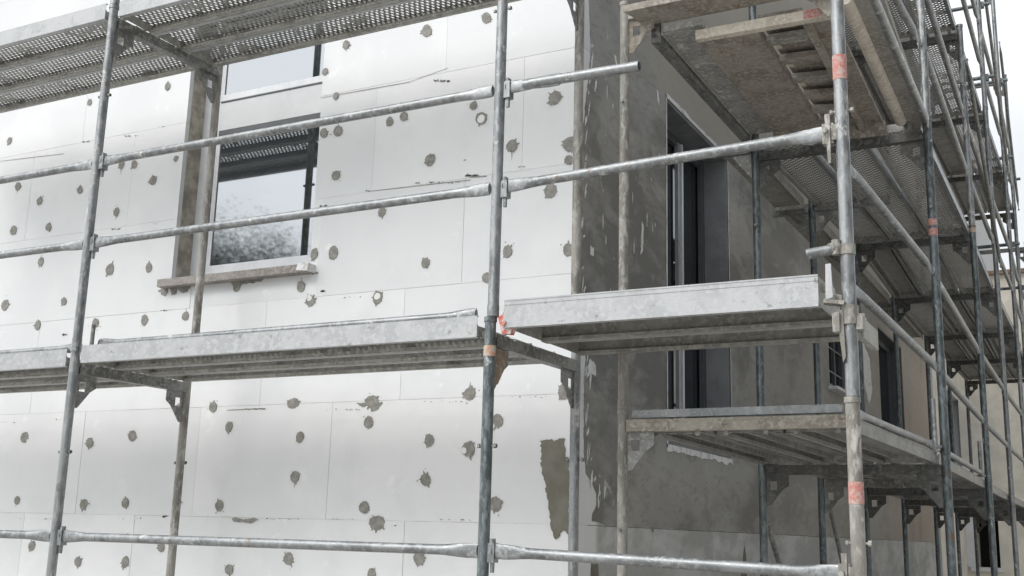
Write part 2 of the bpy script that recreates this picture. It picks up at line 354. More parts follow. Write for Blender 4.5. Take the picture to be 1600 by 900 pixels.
def blob(cx, cz, r, n=30, teeth=.25, seed=0, sx=1, sz=1):
    rnd = random.Random(seed); pts = []
    ph = rnd.uniform(0, 6)
    for k in range(n):
        a = 2*math.pi*k/n
        rr = r*(1+.06*math.sin(2*a+ph)+.04*math.sin(3*a+ph*2)+.035*rnd.uniform(-1, 1))
        if rnd.random() < .15: rr *= 1+teeth*rnd.uniform(.3, 1.5)
        pts.append((cx+math.cos(a)*rr*sx, cz+math.sin(a)*rr*sz))
    return pts
def ray(px, py): return _f+_R*((px-800)/FPX)+_U*((450-py)/FPX)
def at(px, py, ax, v):                      # point of the plane (axis ax = v) seen there in the photograph
    d = ray(px, py); return CAM+d*((v-CAM[ax])/d[ax])
SPOTS = [(28,291),(125,297),(190,257),(210,257),(239,282),(262,135),(140,160,.7),(275,248,.7),(62,314),(21,360),(76,355),(182,331),
 (64,409),(172,421,1.2),(233,418),(8,477,1.3),(100,471),(149,505),(59,509),(226,500),(290,494),(257,454),(272,455,.8),(370,448,1.1),
 (491,397),(521,395,1.2),(597,331),(665,411),(793,393,1.1),(761,434),(470,448),(485,470,1.1),(590,465,1.1),(667,48,1.1),(760,28),(541,70),
 (508,112,.8),(525,150,.7),(752,185,1.1),(740,165,.9),(609,190),(631,182,.9),(672,250,1.1),(525,274),(506,208),(528,205),(800,228,1.2),
 (867,153,1.2),(890,225,1.2),(889,250,.8),(860,298,1.15),(888,390),(38,683,1.1),(140,692),(207,681),(358,667,1.1),(333,636),(277,640,.9),
 (27,782),(131,788),(196,786),(343,790,1.15),(50,853),(122,878),(196,878),(252,855),(358,890),(458,630,1.05),(469,683,1.1),(461,745,1.1),
 (581,627,1.2),(576,660,1.1),(671,688,1.15),(734,615,1.2),(732,702,1.2),(778,657,1.15),(665,750,1.15),(569,793,1.2),(589,817,1.3),(774,788,1.15),
 (451,873,1.1),(655,872,1.15),(581,897,1.1),(881,612,1.1),(15,130+90,.8)]
for i, s_ in enumerate(SPOTS):
    p = at(s_[0], s_[1], 1, 0); r = .0285*(s_[2] if len(s_) > 2 else 1.0)
    rnd = random.Random(i); m = MB()
    wide = 1.25 if (s_[0], s_[1]) in ((589, 817), (581, 627), (458, 630)) else 1
    nt_ = rnd.choice((9, 10, 11, 12)); ph = rnd.uniform(0, 6); pts = []
    spikes = [rnd.uniform(0, 2*math.pi) for _ in range(rnd.choice((3, 5, 6, 8)))]; sp_len = [rnd.uniform(.12, .55)*rnd.choice((1, 1, .5)) for _ in spikes]
    e2, e3 = rnd.uniform(0, .09), rnd.uniform(0, .05); rs = r*rnd.uniform(.90, 1.12)
    for k in range(96):
        a = 2*math.pi*k/96; q = 1+e2*math.sin(2*a+ph)+e3*math.sin(3*a-ph)+.035*math.sin(nt_*a)+.012*rnd.uniform(-1, 1)
        for s0, sl_ in zip(spikes, sp_len):
            da = abs((a-s0+math.pi)%(2*math.pi)-math.pi); q += sl_*max(0, 1-da/.12)
        pts.append((p.x+math.cos(a)*rs*q*wide, p.z+math.sin(a)*rs*q*1.08/wide**.5))
    m.prism([(x, -.0002, z) for x, z in pts], (0, -.0032, 0))
    for k in range(rnd.choice((0, 0, 1, 2))):
        a = rnd.uniform(0, 6.28); d = r*rnd.uniform(1.3, 1.9); q = blob(p.x+math.cos(a)*d, p.z+math.sin(a)*d, r*rnd.uniform(.05, .12), 7, .3, k)
        m.prism([(x, -.0002, z) for x, z in q], (0, -.0015, 0))
    if rnd.random() < .12:
        L = r*rnd.uniform(1.0, 1.8); sgn = rnd.choice((-1, 1))
        m.prism([(p.x-.003, -.0003, p.z+sgn*r*.8), (p.x+.003, -.0003, p.z+sgn*r*.8), (p.x+.001, -.0003, p.z+sgn*(r*.8+L))], (0, -.001, 0))
    m.tube((p.x, -.0020, p.z), (p.x, -.0036, p.z), r*.16, 8)
    m.build('mortar_dab', M['dab'], front, smooth=0)
def outline(pts, plane, off, thick, mat, name, parent, jag=.006, seed=1, step=.012):
    rnd = random.Random(seed); q = [at(a, b, plane, 0) for a, b in pts]; o = []
    for k in range(len(q)):
        a, b = q[k], q[(k+1) % len(q)]; n = max(1, int((b-a).length/step))
        for j in range(n):
            c = a.lerp(b, j/n); c = c+Vector((rnd.uniform(-jag, jag), rnd.uniform(-jag, jag), rnd.uniform(-jag, jag))); c[plane] = off; o.append(c)
    e = [0, 0, 0]; e[plane] = thick
    return MB().prism(o, e).build(name, mat, parent, smooth=0)
outline([(845,690),(852,686),(865,688),(878,684),(882,683),(883,712),(889,714),(889,836),(880,828),(872,842),(864,840),(858,800),(852,752),(846,738)], 1, -.0003, -.003, M['wet'], 'mortar_patch', front)
outline([(362,811),(368,808),(380,812),(398,809),(404,812),(392,818),(380,816),(366,815)], 1, -.0003, -.002, M['dab'], 'mortar_smear', front, .002, 2, .006)
outline([(360,440),(415,432),(408,440),(380,444),(368,452)], 1, -.0003, -.003, M['dab'], 'mortar_smear', front, .004, 3, .01)
outline([(265,448),(300,446),(292,456),(285,458),(278,452),(268,456)], 1, -.0003, -.003, M['dab'], 'mortar_smear', front, .004, 4, .01)
outline([(557,630),(598,628),(590,640),(580,643),(578,632),(566,636)], 1, -.0003, -.002, M['dab'], 'mortar_smear', front, .002, 5, .008)
# dark flecks and joint crumbs
rnd = random.Random(5); m = MB()
def crumb(px, py, n, sp, dirx=1, sz=.004):
    for k in range(n):
        p = at(px+rnd.uniform(-sp, sp), py, 1, 0); q = blob(p.x, p.z+rnd.uniform(-.004, .004)-dirx*0, sz*.7*rnd.uniform(.3, 1.3), 8, .5, rnd.randint(0, 9999), rnd.uniform(1, 2.4), .8)
        m.prism([(x, -.0002, z) for x, z in q], (0, -.0014, 0))
for a in ((685,126,14,16,1,.007),(205,212,10,12),(255,198,6,6),(180,358,8,10,1,.007),(243,350,6,4),(133,221,6,7,1,.008),(10,660,8,14),(100,655,6,12),(400,639,30,18,1,.004),(60,811,6,30),(205,810,8,22),(258,807,9,4,1,.007),
          (440,811,14,30),(540,811,5,20),(700,812,10,40),(505,322,8,5,1,.007),(506,455,6,4,1,.008),(490,427,8,7,1,.006),(257,485,6,5,1,.008),(560,465,8,24),(150,510,6,12),(575,298,6,4),(690,285,20,40,1,.005),(740,274,18,14,1,.007),(101,523,10,3,1,.009),
          (540,640,8,40),(700,627,8,40),(830,620,6,30),(195,835,6,6),(618,822,4,8),(280,785,8,5,1,.006),(515,210,4,8),(720,250,3,8),(870,120,8,5),(820,260,6,14)):
    crumb(*a)
p_, q_ = None, None
for (a, b, c, d, w_) in ((575,299,640,292,.0022),(640,292,735,281,.0028),(735,277,760,275,.004),(355,641,415,638,.003),(0,252,100,240,.0016),(500,153,640,128,.0018),(640,128,700,106,.001)):
    P, Q = at(a, b, 1, 0), at(c, d, 1, 0); m.prism([(P.x, -.0002, P.z-w_/2), (Q.x, -.0002, Q.z-w_), (Q.x, -.0002, Q.z+w_/3), ((P.x+Q.x)/2, -.0002, (P.z+Q.z)/2+w_), (P.x, -.0002, P.z+w_/2)], (0, -.0012, 0))
m.build('mortar_flecks', M['fleck'], front, smooth=0)['kind'] = 'stuff'
# white smoothed stroke with dark rim (filled dowels)
for i, (a, b, r) in enumerate(((590, 463, .02), (484, 466, .018), (725, 704, .017), (752, 186, .024))):
    p = at(a, b, 1, 0); pts = blob(p.x, p.z, r, 22, .1, 90+i)
    MB().prism([(x, -.0025, z) for x, z in pts], (0, -.0022, 0)).build('filler_dab', M['eps_edge'], front, smooth=0)

# front window
wn_ = empty('window', (-2.34, .2, wz0)); wn_.parent = house; wn_.location = Vector((-2.34, .2, wz0))-WL[house.name]; WL[wn_.name] = Vector((-2.34, .2, wz0))
f = MB(); Y0, Y1 = .155, .215
gl0, gl1 = -2.745, -1.80
f.box(wx0, -2.80, Y0, Y1, wz0, wz1)                       # outer frame
f.box(-2.799, gl0, Y0+.018, Y1+.01, wz0+.001, wz1-.001)                  # sash stile
f.box(wx1-.008, wx1-.0005, Y0, Y1, wz0, wz1); f.box(gl0, wx1-.009, Y0+.01, Y1+.01, wz0, 1.735)
f.box(gl0, wx1-.009, Y0+.004, Y1+.01, 2.875, 2.925); f.box(gl0, wx1-.009, Y0+.01, Y1+.01, wz1-.06, wz1)
f.box(gl0, wx1-.009, Y0+.012, Y1+.01, 2.60, 2.63)
f.build('window_frame', M['pvc'], wn_, smooth=0)
MB().box(gl0, wx1-.009, Y0-.006, Y1+.005, 2.665, 2.862).build('insulation_panel', M['whitewall'], wn_, smooth=0)
MB().box(gl0, wx1-.009, Y0-.012, Y1, 2.864, 2.873).build('dark_strip', M['darkframe'], wn_, smooth=0)
MB().box(gl0, wx1-.009, Y0-.004, Y1, 2.632, 2.663).build('dark_strip', M['darkframe'], wn_, smooth=0)  # dark strip in place of the shadow line below the panel
MB().box(gl0-.002, wx1-.0085, Y0+.022, Y0+.034, 1.73, 2.605).build('pane', M['glass'], wn_, smooth=0)
MB().box(gl0-.002, wx1-.0085, Y0+.022, Y0+.034, 2.92, wz1-.05).build('pane', M['glass'], wn_, smooth=0)
MB().box(wx0-.05, wx1+.03, -.07, .152, wz0-.052, wz0-.004).build('sill', M['sill'], wn_, smooth=0)
P = at(472, 414, 1, -.075); MB().prism([(P.x-.045, -.075, 1.575), (P.x+.04, -.075, 1.565), (P.x+.04, -.075, 1.615), (P.x-.01, -.075, 1.625), (P.x-.035, -.075, 1.61)], (0, .08, 0)).build('foam_wedge', M['eps_edge'], wn_, smooth=0)

# side wall: boards below, base coat above, holes for the windows (y0 y1 z0 z1)
WB = [(1.32, 2.64, .635, 2.885), (5.95, 7.15, 1.6, 2.55), (8.8, 10.55, .95, 2.70), (14.7, 17.2, 1.3, 2.75)]
def cells(y0, y1, z0, z1, holes):
    ys = sorted({y0, y1, *[v for h in holes for v in h[:2] if y0 < v < y1]}); zs = sorted({z0, z1, *[v for h in holes for v in h[2:] if z0 < v < z1]})
    for a, b in zip(ys[:-1], ys[1:]):
        for c, d in zip(zs[:-1], zs[1:]):
            if not any(h[0] <= (a+b)/2 <= h[1] and h[2] <= (c+d)/2 <= h[3] for h in holes): yield a, b, c, d
m = MB()
for k in range(len(rows)-1):
    z0, z1 = rows[k]+.0012, rows[k+1]-.0012; y = [.42, .9, .62, .3, .75, .15, .5, .9, .3, .7, .1, .4, .8, .6][k]; ys = [.0]
    while y < 13.1: ys.append(y); y += 1.0
    ys.append(13.2)
    for a, b in zip(ys[:-1], ys[1:]):
        rects = [(a+(.001 if a else .1005), b-.001, z0, z1)]
        for h in WB: rects = [q for r_ in rects for q in clip_rects(r_, h)]
        dx = random.uniform(0, .002)
        for p, q, r_, s_ in rects: m.box(-.10, -dx, p, q, r_, s_)
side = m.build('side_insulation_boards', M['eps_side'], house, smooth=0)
m = MB()
rects = [(.14, 13.2, GZ, TOP)]
for h in WB: rects = [q for r_ in rects for q in clip_rects(r_, (h[0]-.004, h[1]+.004, h[2]-.004, h[3]+.004))]
for p, q, r_, s_ in rects: m.box(-.26, -.1005, p, q, r_, s_)
m.build('board_adhesive', M['joint'], house, smooth=0)
# base coat sheet, 4 mm, ragged towards the corner and along the bottom
T = .004; m = MB()
yc, zc, fine = 1.32, .635, .02
for a, b, c, d in cells(yc, 13.2, zc, TOP, WB): m.quad((T, a, c), (T, b, c), (T, b, d), (T, a, d))
edge = [(TOP, .05), (3.4, .06), (3.0, .07), (2.7, .105), (2.42, .05), (2.2, .012), (1.86, .0), (1.34, .0), (1.1, .03), (.98, .085), (.84, .07), (.51, .077), (.385, .105), (.33, .2), (.29, .245), (.23, .25), (.185, .195), (.13, .185)]
def edge_y(z):
    for (z1_, y1_), (z0_, y0_) in zip(edge[:-1], edge[1:]):
        if z0_ <= z <= z1_: return y0_+(y1_-y0_)*(z-z0_)/(z1_-z0_)
    return edge[-1][1]
rr = random.Random(3); zs = []; z = zc
def ej(z): return max(.0, edge_y(z)+.012*noise.noise(Vector((0, 3, z*18)))+.006*noise.noise(Vector((0, 7, z*70))))
def strip(za, zb, yr):
    n = int((zb-za)/.012)+1; prev = None
    for k in range(n+1):
        z = za+(zb-za)*k/n; e = ej(z)
        if prev:
            z_, e_ = prev; m.quad((T, e_, z_), (T, yr, z_), (T, yr, z), (T, e, z)); m.quad((0, e_, z_), (T, e_, z_), (T, e, z), (0, e, z))
        prev = (z, e)
strip(zc, TOP, yc)
ZB = .17; strip(ZB, zc, .60)
m.quad((T, .60, ZB), (T, 13.2, ZB), (T, 13.2, zc), (T, .60, zc))
prev = None; y = .19
while y < 13.2:
    h = .128+.010*noise.noise(Vector((y*9, 1, 0)))+.006*noise.noise(Vector((y*45, 5, 0))) - (.02 if 1.06 < y < 1.09 else 0)
    if y < .4: h += (.4-y)*.1
    if prev:
        a, ha = prev; m.quad((T, a, ha), (T, y, h), (T, y, ZB), (T, a, ZB)); m.quad((0, a, ha), (0, y, h), (T, y, h), (T, a, ha))
    prev = (y, h); y += .015 if y < 5 else .06
coat = m.build('base_coat', M['coat'], house, smooth=0)
outline([(1163,852),(1166,875),(1167,905),(1157,905),(1160,880)], 0, .0005, .003, M['wet'], 'mortar_smear', side, .0015, 8, .01)
outline([(923,905),(924,880),(927,872),(929,888),(933,868),(935,905)], 0, .0005, .003, M['wet'], 'mortar_smear', side, .0015, 9, .01)
outline([(1346,532),(1358,560),(1362,612),(1357,632),(1350,600),(1346,570)], 0, .0045, .003, M['eps_edge'], 'bare_patch', side, .015, 10, .04)
for i, pts in enumerate(([(957,84),(961,88),(964,104),(961,100)], [(1025,140),(1028,146),(1029,166),(1026,156)], [(1002,345),(1004,352),(1003,392),(1000,398),(1001,370)], [(921,384),(927,388),(926,401),(921,398)], [(920,560),(930,572),(929,588),(922,582),(917,590),(918,570)])):
    outline(pts, 0, .0045, .002, M['eps_edge'], 'scraped_patch', side, .004, 20+i, .012)

rnd = random.Random(44)
for k in range(40):
    z = rnd.uniform(.25, 2.75); y0 = edge_y(z)+abs(rnd.gauss(0, .045)); L = rnd.uniform(.02, .13); wd = rnd.uniform(.004, .016); n = 7; lf, rg = [], []
    for j in range(n+1):
        u = j/n; h = wd*math.sin(math.pi*min(.97, max(.06, u)))*rnd.uniform(.5, 1.2); yy = y0+rnd.uniform(-.003, .003)+.02*u
        lf.append((T+.0003, yy-h, z+L*(u-.5))); rg.append((T+.0003, yy+h, z+L*(u-.5)))
    MB().prism(lf+rg[::-1], (.0012, 0, 0)).build('scraped_streak', M['eps_edge'], coat, smooth=0)
for k in range(16):
    z = rnd.uniform(.9, 2.6); y0 = rnd.uniform(.25, 1.2); L = rnd.uniform(.02, .09); wd = rnd.uniform(.002, .007)
    q = blob(y0, z, 1, 12, .3, k, wd, L/2); MB().prism([(T+.0003, a, b) for a, b in q], (.0012, 0, 0)).build('scraped_streak', M['eps_edge'], coat, smooth=0)
# side windows
def side_window(h, depth, frame_mat, mull, reveal_mat, white_edge, label_less=True):
    y0, y1, z0, z1 = h; e = empty('window', (-depth, (y0+y1)/2, z0)); e.parent = house; L = Vector((-depth, (y0+y1)/2, z0)); e.location = L-WL[house.name]; WL[e.name] = L
    m = MB(); t_ = .02
    m.box(-depth-.05, -.0015, y0+.0005, y0+t_, z0+t_, z1-t_); m.box(-depth-.05, -.0015, y1-t_, y1-.0005, z0+t_, z1-t_); m.box(-depth-.05, -.0015, y0+.0005, y1-.0005, z1-t_, z1-.0005); m.box(-depth-.05, -.0015, y0+.0005, y1-.0005, z0+.0005, z0+t_)
    m.build('reveal', reveal_mat, e, smooth=0)
    m = MB(); fr = .06; X1, X0 = -depth+.02, -depth-.04
    a, b, c, d = y0+t_+.001, y1-t_-.001, z0+t_+.001, z1-t_-.001
    m.box(X0, X1, a, a+fr, c, d); m.box(X0, X1, b-fr, b, c, d); m.box(X0, X1-.001, a+fr, b-fr, d-fr, d); m.box(X0, X1-.001, a+fr, b-fr, c, c+fr)
    for q in mull: m.box(X0, X1+.002, a+(b-a)*q-.03, a+(b-a)*q+.03, c+fr, d-fr)
    m.build('window_frame', frame_mat, e, smooth=0)
    MB().box(X0+.01, X0+.03, a+.02, b-.02, c+.02, d-.02).build('pane', M['glass_dark'], e, smooth=0)
    if white_edge:
        m = MB(); k = .018
        def jag(P, Q, wdt, outv):
            P, Q = Vector(P), Vector(Q); n = max(2, int((Q-P).length/.03)); pr = None; ov = Vector(outv)
            for j in range(n+1):
                c_ = P.lerp(Q, j/n); wd = wdt*(1+.55*noise.noise(Vector((c_.y*11, c_.z*11, wdt*99))))
                if pr: m.quad(pr[0], c_, c_+ov*wd, pr[1])
                pr = (c_, c_+ov*wd)
        X = T+.003
        jag((X, y0, z0-.02), (X, y0, z1+.02), k, (0, -1, 0)); jag((X, y1, z0-.02), (X, y1, z1+.02), k*.8, (0, 1, 0))
        jag((X, y0-.02, z1), (X, y1+.02, z1), k*1.6, (0, 0, 1)); jag((X, y0-.02, z0), (X, y1+.02, z0), k*2.0, (0, 0, -1))
        m.build('cut_board_edge', M['eps_edge'], e, smooth=0)
    return e
w1 = side_window(WB[0], .19, M['darkframe'], [], M['bluegrey'], True)
# inner mullion and sliding rail
MB().box(-.185, -.16, 2.00, 2.04, .70, 2.83).build('mullion', M['greyframe'], w1, smooth=0)
MB().box(-.172, -.15, 2.055, 2.085, .70, 2.83).build('mullion', M['pvc'], w1, smooth=0)
MB().box(-.19, -.16, 2.52, 2.56, .70, 2.83).build('mullion', M['darkframe'], w1, smooth=0)
w2 = side_window(WB[1], .12, M['darkframe'], [.33, .66], M['bluegrey'], True)
for zz in (1.8, 2.05, 2.3): MB().box(-.098, -.092, 6.0, 7.1, zz, zz+.012).build('glazing_bar', M['greyframe'], w2, smooth=0)
MB().box(-.02, .10, 5.9, 7.2, 1.545, 1.575).build('sill', M['pvc'], w2, smooth=0)
side_window(WB[2], .16, M['darkframe'], [.45], M['darkframe'], False)
# plaster corner bead at the end of the coat
MB().box(-.2, .05, 13.201, 13.26, GZ, 5.2).build('corner_bead', M['whitewall'], house, smooth=0)
# cream far part of the side wall
m = MB()
for a, b, c, d in cells(13.261, 19.0, GZ, 5.0, [WB[3]]): m.box(-.26, -.0, a, b, c, d)
m.build('cream_wall', M['cream'], house, smooth=0)
side_window(WB[3], .2, M['darkframe'], [.5], M['whitewall'], False)
# core and roof
MB().box(-9.1, -.262, .242, 19, GZ, TOP).build('core_wall', M['joint'], house, smooth=0)
MB().box(-9.3, .25, -.2, 13.6, TOP+.001, TOP+.2).build('roof_slab', M['greyframe'], house, smooth=0)
MB().box(-9.15, -9.002, .0, .241, GZ, TOP-.002).build('end_wall', M['joint'], house, smooth=0)

# neighbouring building behind, facing us
nb = tag(empty('neighbouring_building', (4, 19.4, GZ)), 'cream rendered building behind the scaffold at the right edge with a small dark window opening', 'building')
HW = (.18, .55, -.28, .62)
m = MB()
for a, b, c, d in cells(.001, 9, GZ, 5.05, [HW]): m.box(a, b, 17.0, 17.6, c, d)
m.build('wall', M['cream'], nb, smooth=0)
MB().box(HW[0], HW[1], 17.5, 17.7, HW[2], HW[3]).build('window_opening', M['black'], nb, smooth=0)
MB().box(HW[0]-.12, HW[1]+.06, 16.93, 17.15, HW[2]-.07, HW[2]-.002).build('sill', M['whitewall'], nb, smooth=0)
MB().box(.002, HW[0]-.02, 16.96, 16.998, HW[2], HW[3]+.1).build('pale_reveal_panel', M['whitewall'], nb, smooth=0)  # flat pale panel standing in for the lit left window reveal
MB().box(-2, .42, 17.1, 22, 5.052, 5.75).build('timber_band', M['brown'], nb, smooth=0)
MB().box(-2, .40, 17.15, 22, 5.751, 6.9).build('upper_wall', M['whitewall'], nb, smooth=0)
m = MB(); m.box(.45, 9.1, 16.9, 17.7, 5.052, 5.12); m.build('coping', M['brown'], nb, smooth=0)

# ------------------------------------------------------------------ scaffold parts
RT = .0242
def gusset(m, c, d, zt):      # plate under the transom next to a standard; d = unit vector into the frame
    c, d = Vector(c), Vector(d); t_ = Vector((-d.y, d.x, 0))*.006
    P = lambda u, v: c+d*u+Vector((0, 0, zt+v))-t_/2
    for poly in ([(.02, 0), (.155, 0), (.155, -.035), (.02, -.035)], [(.02, -.036), (.045, -.036), (.045, -.085), (.02, -.085)], [(.085, -.036), (.155, -.036), (.155, -.06), (.118, -.085), (.085, -.085)], [(.02, -.086), (.117, -.086), (.045, -.175), (.02, -.175)]):
        m.prism([P(u, v) for u, v in poly], t_)
def bolt(m, c, side):
    c, s = Vector(c), Vector(side)
    m.tube(c-s*.040, c+s*.046, .0045, 8); m.tube(c+s*.034, c+s*.046, .010, 6); m.tube(c-s*.042, c-s*.032, .009, 6)
def standard_frame(name, label, pin, pout, z0, z1, mats=('pole', 'pole'), tz=None, ty='bracket', rails=(), along=(1, 0, 0), lean=None, base=False, pins=True, inner=True, outer=True, ogus=True, transom=None, group='galvanised scaffold frames'):
    pi, po = Vector((*pin, 0)), Vector((*pout, 0)); d = (po-pi).normalized(); al = Vector(along)
    e = tag(empty(name, ((pi.x+po.x)/2, (pi.y+po.y)/2, z0)), label, 'scaffolding', group)
    tz = z1-.10 if tz is None else tz
    L0, L1 = (lean if lean else ((0, 0), (0, 0)))
    def std(p, mat, dx):
        a = p+al*dx[0]+Vector((0, 0, z0)); b = p+al*dx[1]+Vector((0, 0, z1))
        m = MB(); m.tube(a, b, RT, 22); m.tube(b-Vector((0, 0, .016)), b+Vector((0, 0, .004)), RT+.0035, 22); m.tube(a+Vector((0, 0, .002)), a+Vector((0, 0, .05)), RT+.0016, 22)
        o = m.build('standard', M[mat], e)
        if base: mm = MB(); mm.box(a.x-.075, a.x+.075, a.y-.075, a.y+.075, z0-.02, z0-.001); mm.build('base_plate', M['bracket'], e, smooth=0)
        return a, b
    if inner: std(pi, mats[1], (0, 0))
    if outer: a, b = std(po, mats[0], (L0[0] if lean else 0, L1[0] if lean else 0))
    q0, q1 = pi+d*(RT+.001 if inner else 0), po-d*(RT+.001 if outer else 0)
    m = MB(); sd_ = Vector((-d.y, d.x, 0)); Z = Vector((0, 0, tz))
    A, B = q0+Z, q1+Z
    m.beam(A-Vector((0, 0, .006)), B-Vector((0, 0, .006)), (0, 0, 1), .046, .040)
    for sg in (-1, 1): m.beam(A+sd_*sg*.021+Vector((0, 0, .0215)), B+sd_*sg*.021+Vector((0, 0, .0215)), (0, 0, 1), .004, .014)
    m.build('transom', M[transom or ty], e, smooth=0)
    if inner: m = MB(); gusset(m, pi, d, tz-.028); m.build('gusset', M[ty], e, smooth=0)
    if outer and ogus: m = MB(); gusset(m, po, -d, tz-.028); m.build('gusset', M[ty], e, smooth=0)
    if pins:
        for p, ok in ((pi, inner), (po, outer)):
            if ok: m = MB(); bolt(m, p+Vector((0, 0, z1-.54)), al); m.build('pin', M['bracket'], e)
    for rz in rails:
        if not outer: break
        m = MB(); c = po+al*(.036)-d*.012+Vector((0, 0, rz))
        m.box(c.x-.016, c.x+.016, c.y-.02, c.y+.02, rz-.045, rz+.032)
        m.prism([c+Vector((-.006, -.014, .05-.0)), c+Vector((-.006, .014, .05)), c+Vector((-.006, .006, -.085)), c+Vector((-.006, -.008, -.085))], (.012, 0, 0))
        m.build('wedge_coupler', M['rail'], e, smooth=0)
    return e
A_IN, A_OUT = -.30, -1.12
PX = {'left': (-2.39, -2.365), 'mid': (.10, .12)}
G_A = 'scaffold frames along the white front'
fr = {}
fr['P1a'] = standard_frame('scaffolding', 'lower galvanised scaffold frame before the white wall, left and below the front window', (-2.39, A_IN), (-2.40, A_OUT), GZ+.02, .965, ('pole', 'pole_warm'), tz=.86, rails=(0.0,), base=True, group=G_A)
fr['P1b'] = standard_frame('scaffolding', 'galvanised scaffold frame standing in front of the left window between the two walkways', (-2.36, A_IN), (-2.40, A_OUT), .97, 2.925, ('pole', 'pole_warm'), tz=2.83, rails=(1.54, 2.0), group=G_A)
fr['P1c'] = standard_frame('scaffolding', 'topmost scaffold frame above the left window, only the foot of its post in view', (-2.36, A_IN), (-2.40, A_OUT), 2.93, 4.9, ('pole', 'pole'), rails=(), group=G_A)
fr['P2a'] = standard_frame('scaffolding', 'lower middle scaffold frame with rust stained gusset, beside the olive mortar patch', (.122, A_IN), (.097, A_OUT), GZ+.02, .965, ('pole_blue', 'pole'), tz=.87, rails=(0.0,), base=True, group=G_A)
fr['P2b'] = standard_frame('scaffolding', 'middle scaffold frame rising from the walkway beside the house corner', (.116, A_IN), (.108, A_OUT), .97, 2.925, ('pole', 'pole_warm'), tz=2.83, rails=(1.54, 2.0), group=G_A)

def plank(label, a, b, up_top, width, mat='deck_side', under='deck_under', plate='perf', group=None, h=.072, ribs=0, cat='scaffold plank', face=0):
    """steel deck plank: a, b = centre line of its top face"""
    a, b = Vector(a), Vector(b); d = (b-a).normalized(); s = Vector((-d.y, d.x, 0)).normalized(); up = Vector((0, 0, 1)); w2 = width/2-.002
    e = tag(empty('steel_plank', (a+b)/2-Vector((0, 0, h))), label, cat, group)
    a2, b2 = a+d*.035, b-d*.035
    m = MB(); m.beam(a2-up*.0015, b2-up*.0015, up, 2*w2-.008, .002); m.build('deck_plate', M[plate], e, smooth=0)
    for sg in (-1, 1):
        m = MB()
        m.beam(a2+s*sg*(w2-.0015)-up*h/2, b2+s*sg*(w2-.0015)-up*h/2, up, .003, h)
        m.beam(a2+s*sg*(w2-.014)-up*(h-.0015), b2+s*sg*(w2-.014)-up*(h-.0015), up, .024, .003)
        m.beam(a2+s*sg*(w2-.0265)-up*(h-.010), b2+s*sg*(w2-.0265)-up*(h-.010), up, .0025, .014)
        m.beam(a2+s*sg*(w2-.0015)+up*.003, b2+s*sg*(w2-.0015)+up*.003, up, .007, .006)
        if face and (sg*(1 if s.y < -.5 or s.x > .5 else -1) > 0):
            m.beam(a2+s*sg*(w2+.0015)-up*(h-face)/2, b2+s*sg*(w2+.0015)-up*(h-face)/2, up, .0025, h+face); m.beam(a2+s*sg*(w2-.004)+up*(face+.001), b2+s*sg*(w2-.004)+up*(face+.001), up, .014, .003)
        if h > .1:
            m.beam(a2+s*sg*(w2+.002)-up*(h-.008), b2+s*sg*(w2+.002)-up*(h-.008), up, .006, .016); m.beam(a2+s*sg*(w2+.0005)-up*.016, b2+s*sg*(w2+.0005)-up*.016, up, .003, .004)
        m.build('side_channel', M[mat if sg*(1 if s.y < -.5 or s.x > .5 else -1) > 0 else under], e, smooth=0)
    for k in range(ribs):
        o = (-w2+.07)+(2*w2-.14)*(k/(ribs-1) if ribs > 1 else .5)
        m = MB(); m.beam(a2+s*o-up*.014, b2+s*o-up*.014, up, .022, .022); m.build('rib', M[under], e, smooth=0)
    for c, dd in ((a, d), (b, -d)):
        m = MB(); m.beam(c+dd*.036-s*(w2-.004)-up*(h/2-.002), c+dd*.036+s*(w2-.004)-up*(h/2-.002), up, .004, h-.006)
        for o in (-.6, .6):
            q = c+s*w2*o; m.beam(q+dd*.034-up*.03, q-dd*.002-up*.03, up, .022, .03); m.beam(q-dd*.004-up*.034, q-dd*.004-up*.062, dd, .02, .008)
        m.build('end_hook', M[under], e, smooth=0)
    return e
POS = ('outer', 'middle', 'wall-side')
def deck_A(x0, x1, ztop, names, lvl, **k):
    w_ = .258
    for i in range(3):
        y = -1.135+w_*(i+.5)
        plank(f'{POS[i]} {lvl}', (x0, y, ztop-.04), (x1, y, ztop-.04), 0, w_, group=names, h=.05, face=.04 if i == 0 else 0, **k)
deck_A(-4.92, -2.415, .962, 'planks of the walkway along the white front', 'perforated plank of the walkway at the left picture edge')
deck_A(-2.375, .075, .975, 'planks of the walkway along the white front', 'perforated plank of the long walkway below the front window')
deck_A(-4.92, -2.415, 2.945, 'planks of the upper walkway along the white front', 'perforated plank of the overhead walkway in the top left corner')
deck_A(-2.375, .075, 2.935, 'planks of the upper walkway along the white front', 'perforated plank of the overhead walkway above the front window')
for i, (y, n_) in enumerate(((-.945, 'outer'), (-.555, 'wall-side'))):
    plank(f'{n_} solid grey plank of the short walkway between the middle post and the corner post', (.135, y, 1.03), (1.515, y, 1.03), 0, .385, plate='deck_under', ribs=3, h=.115, group='solid planks of the corner walkway')

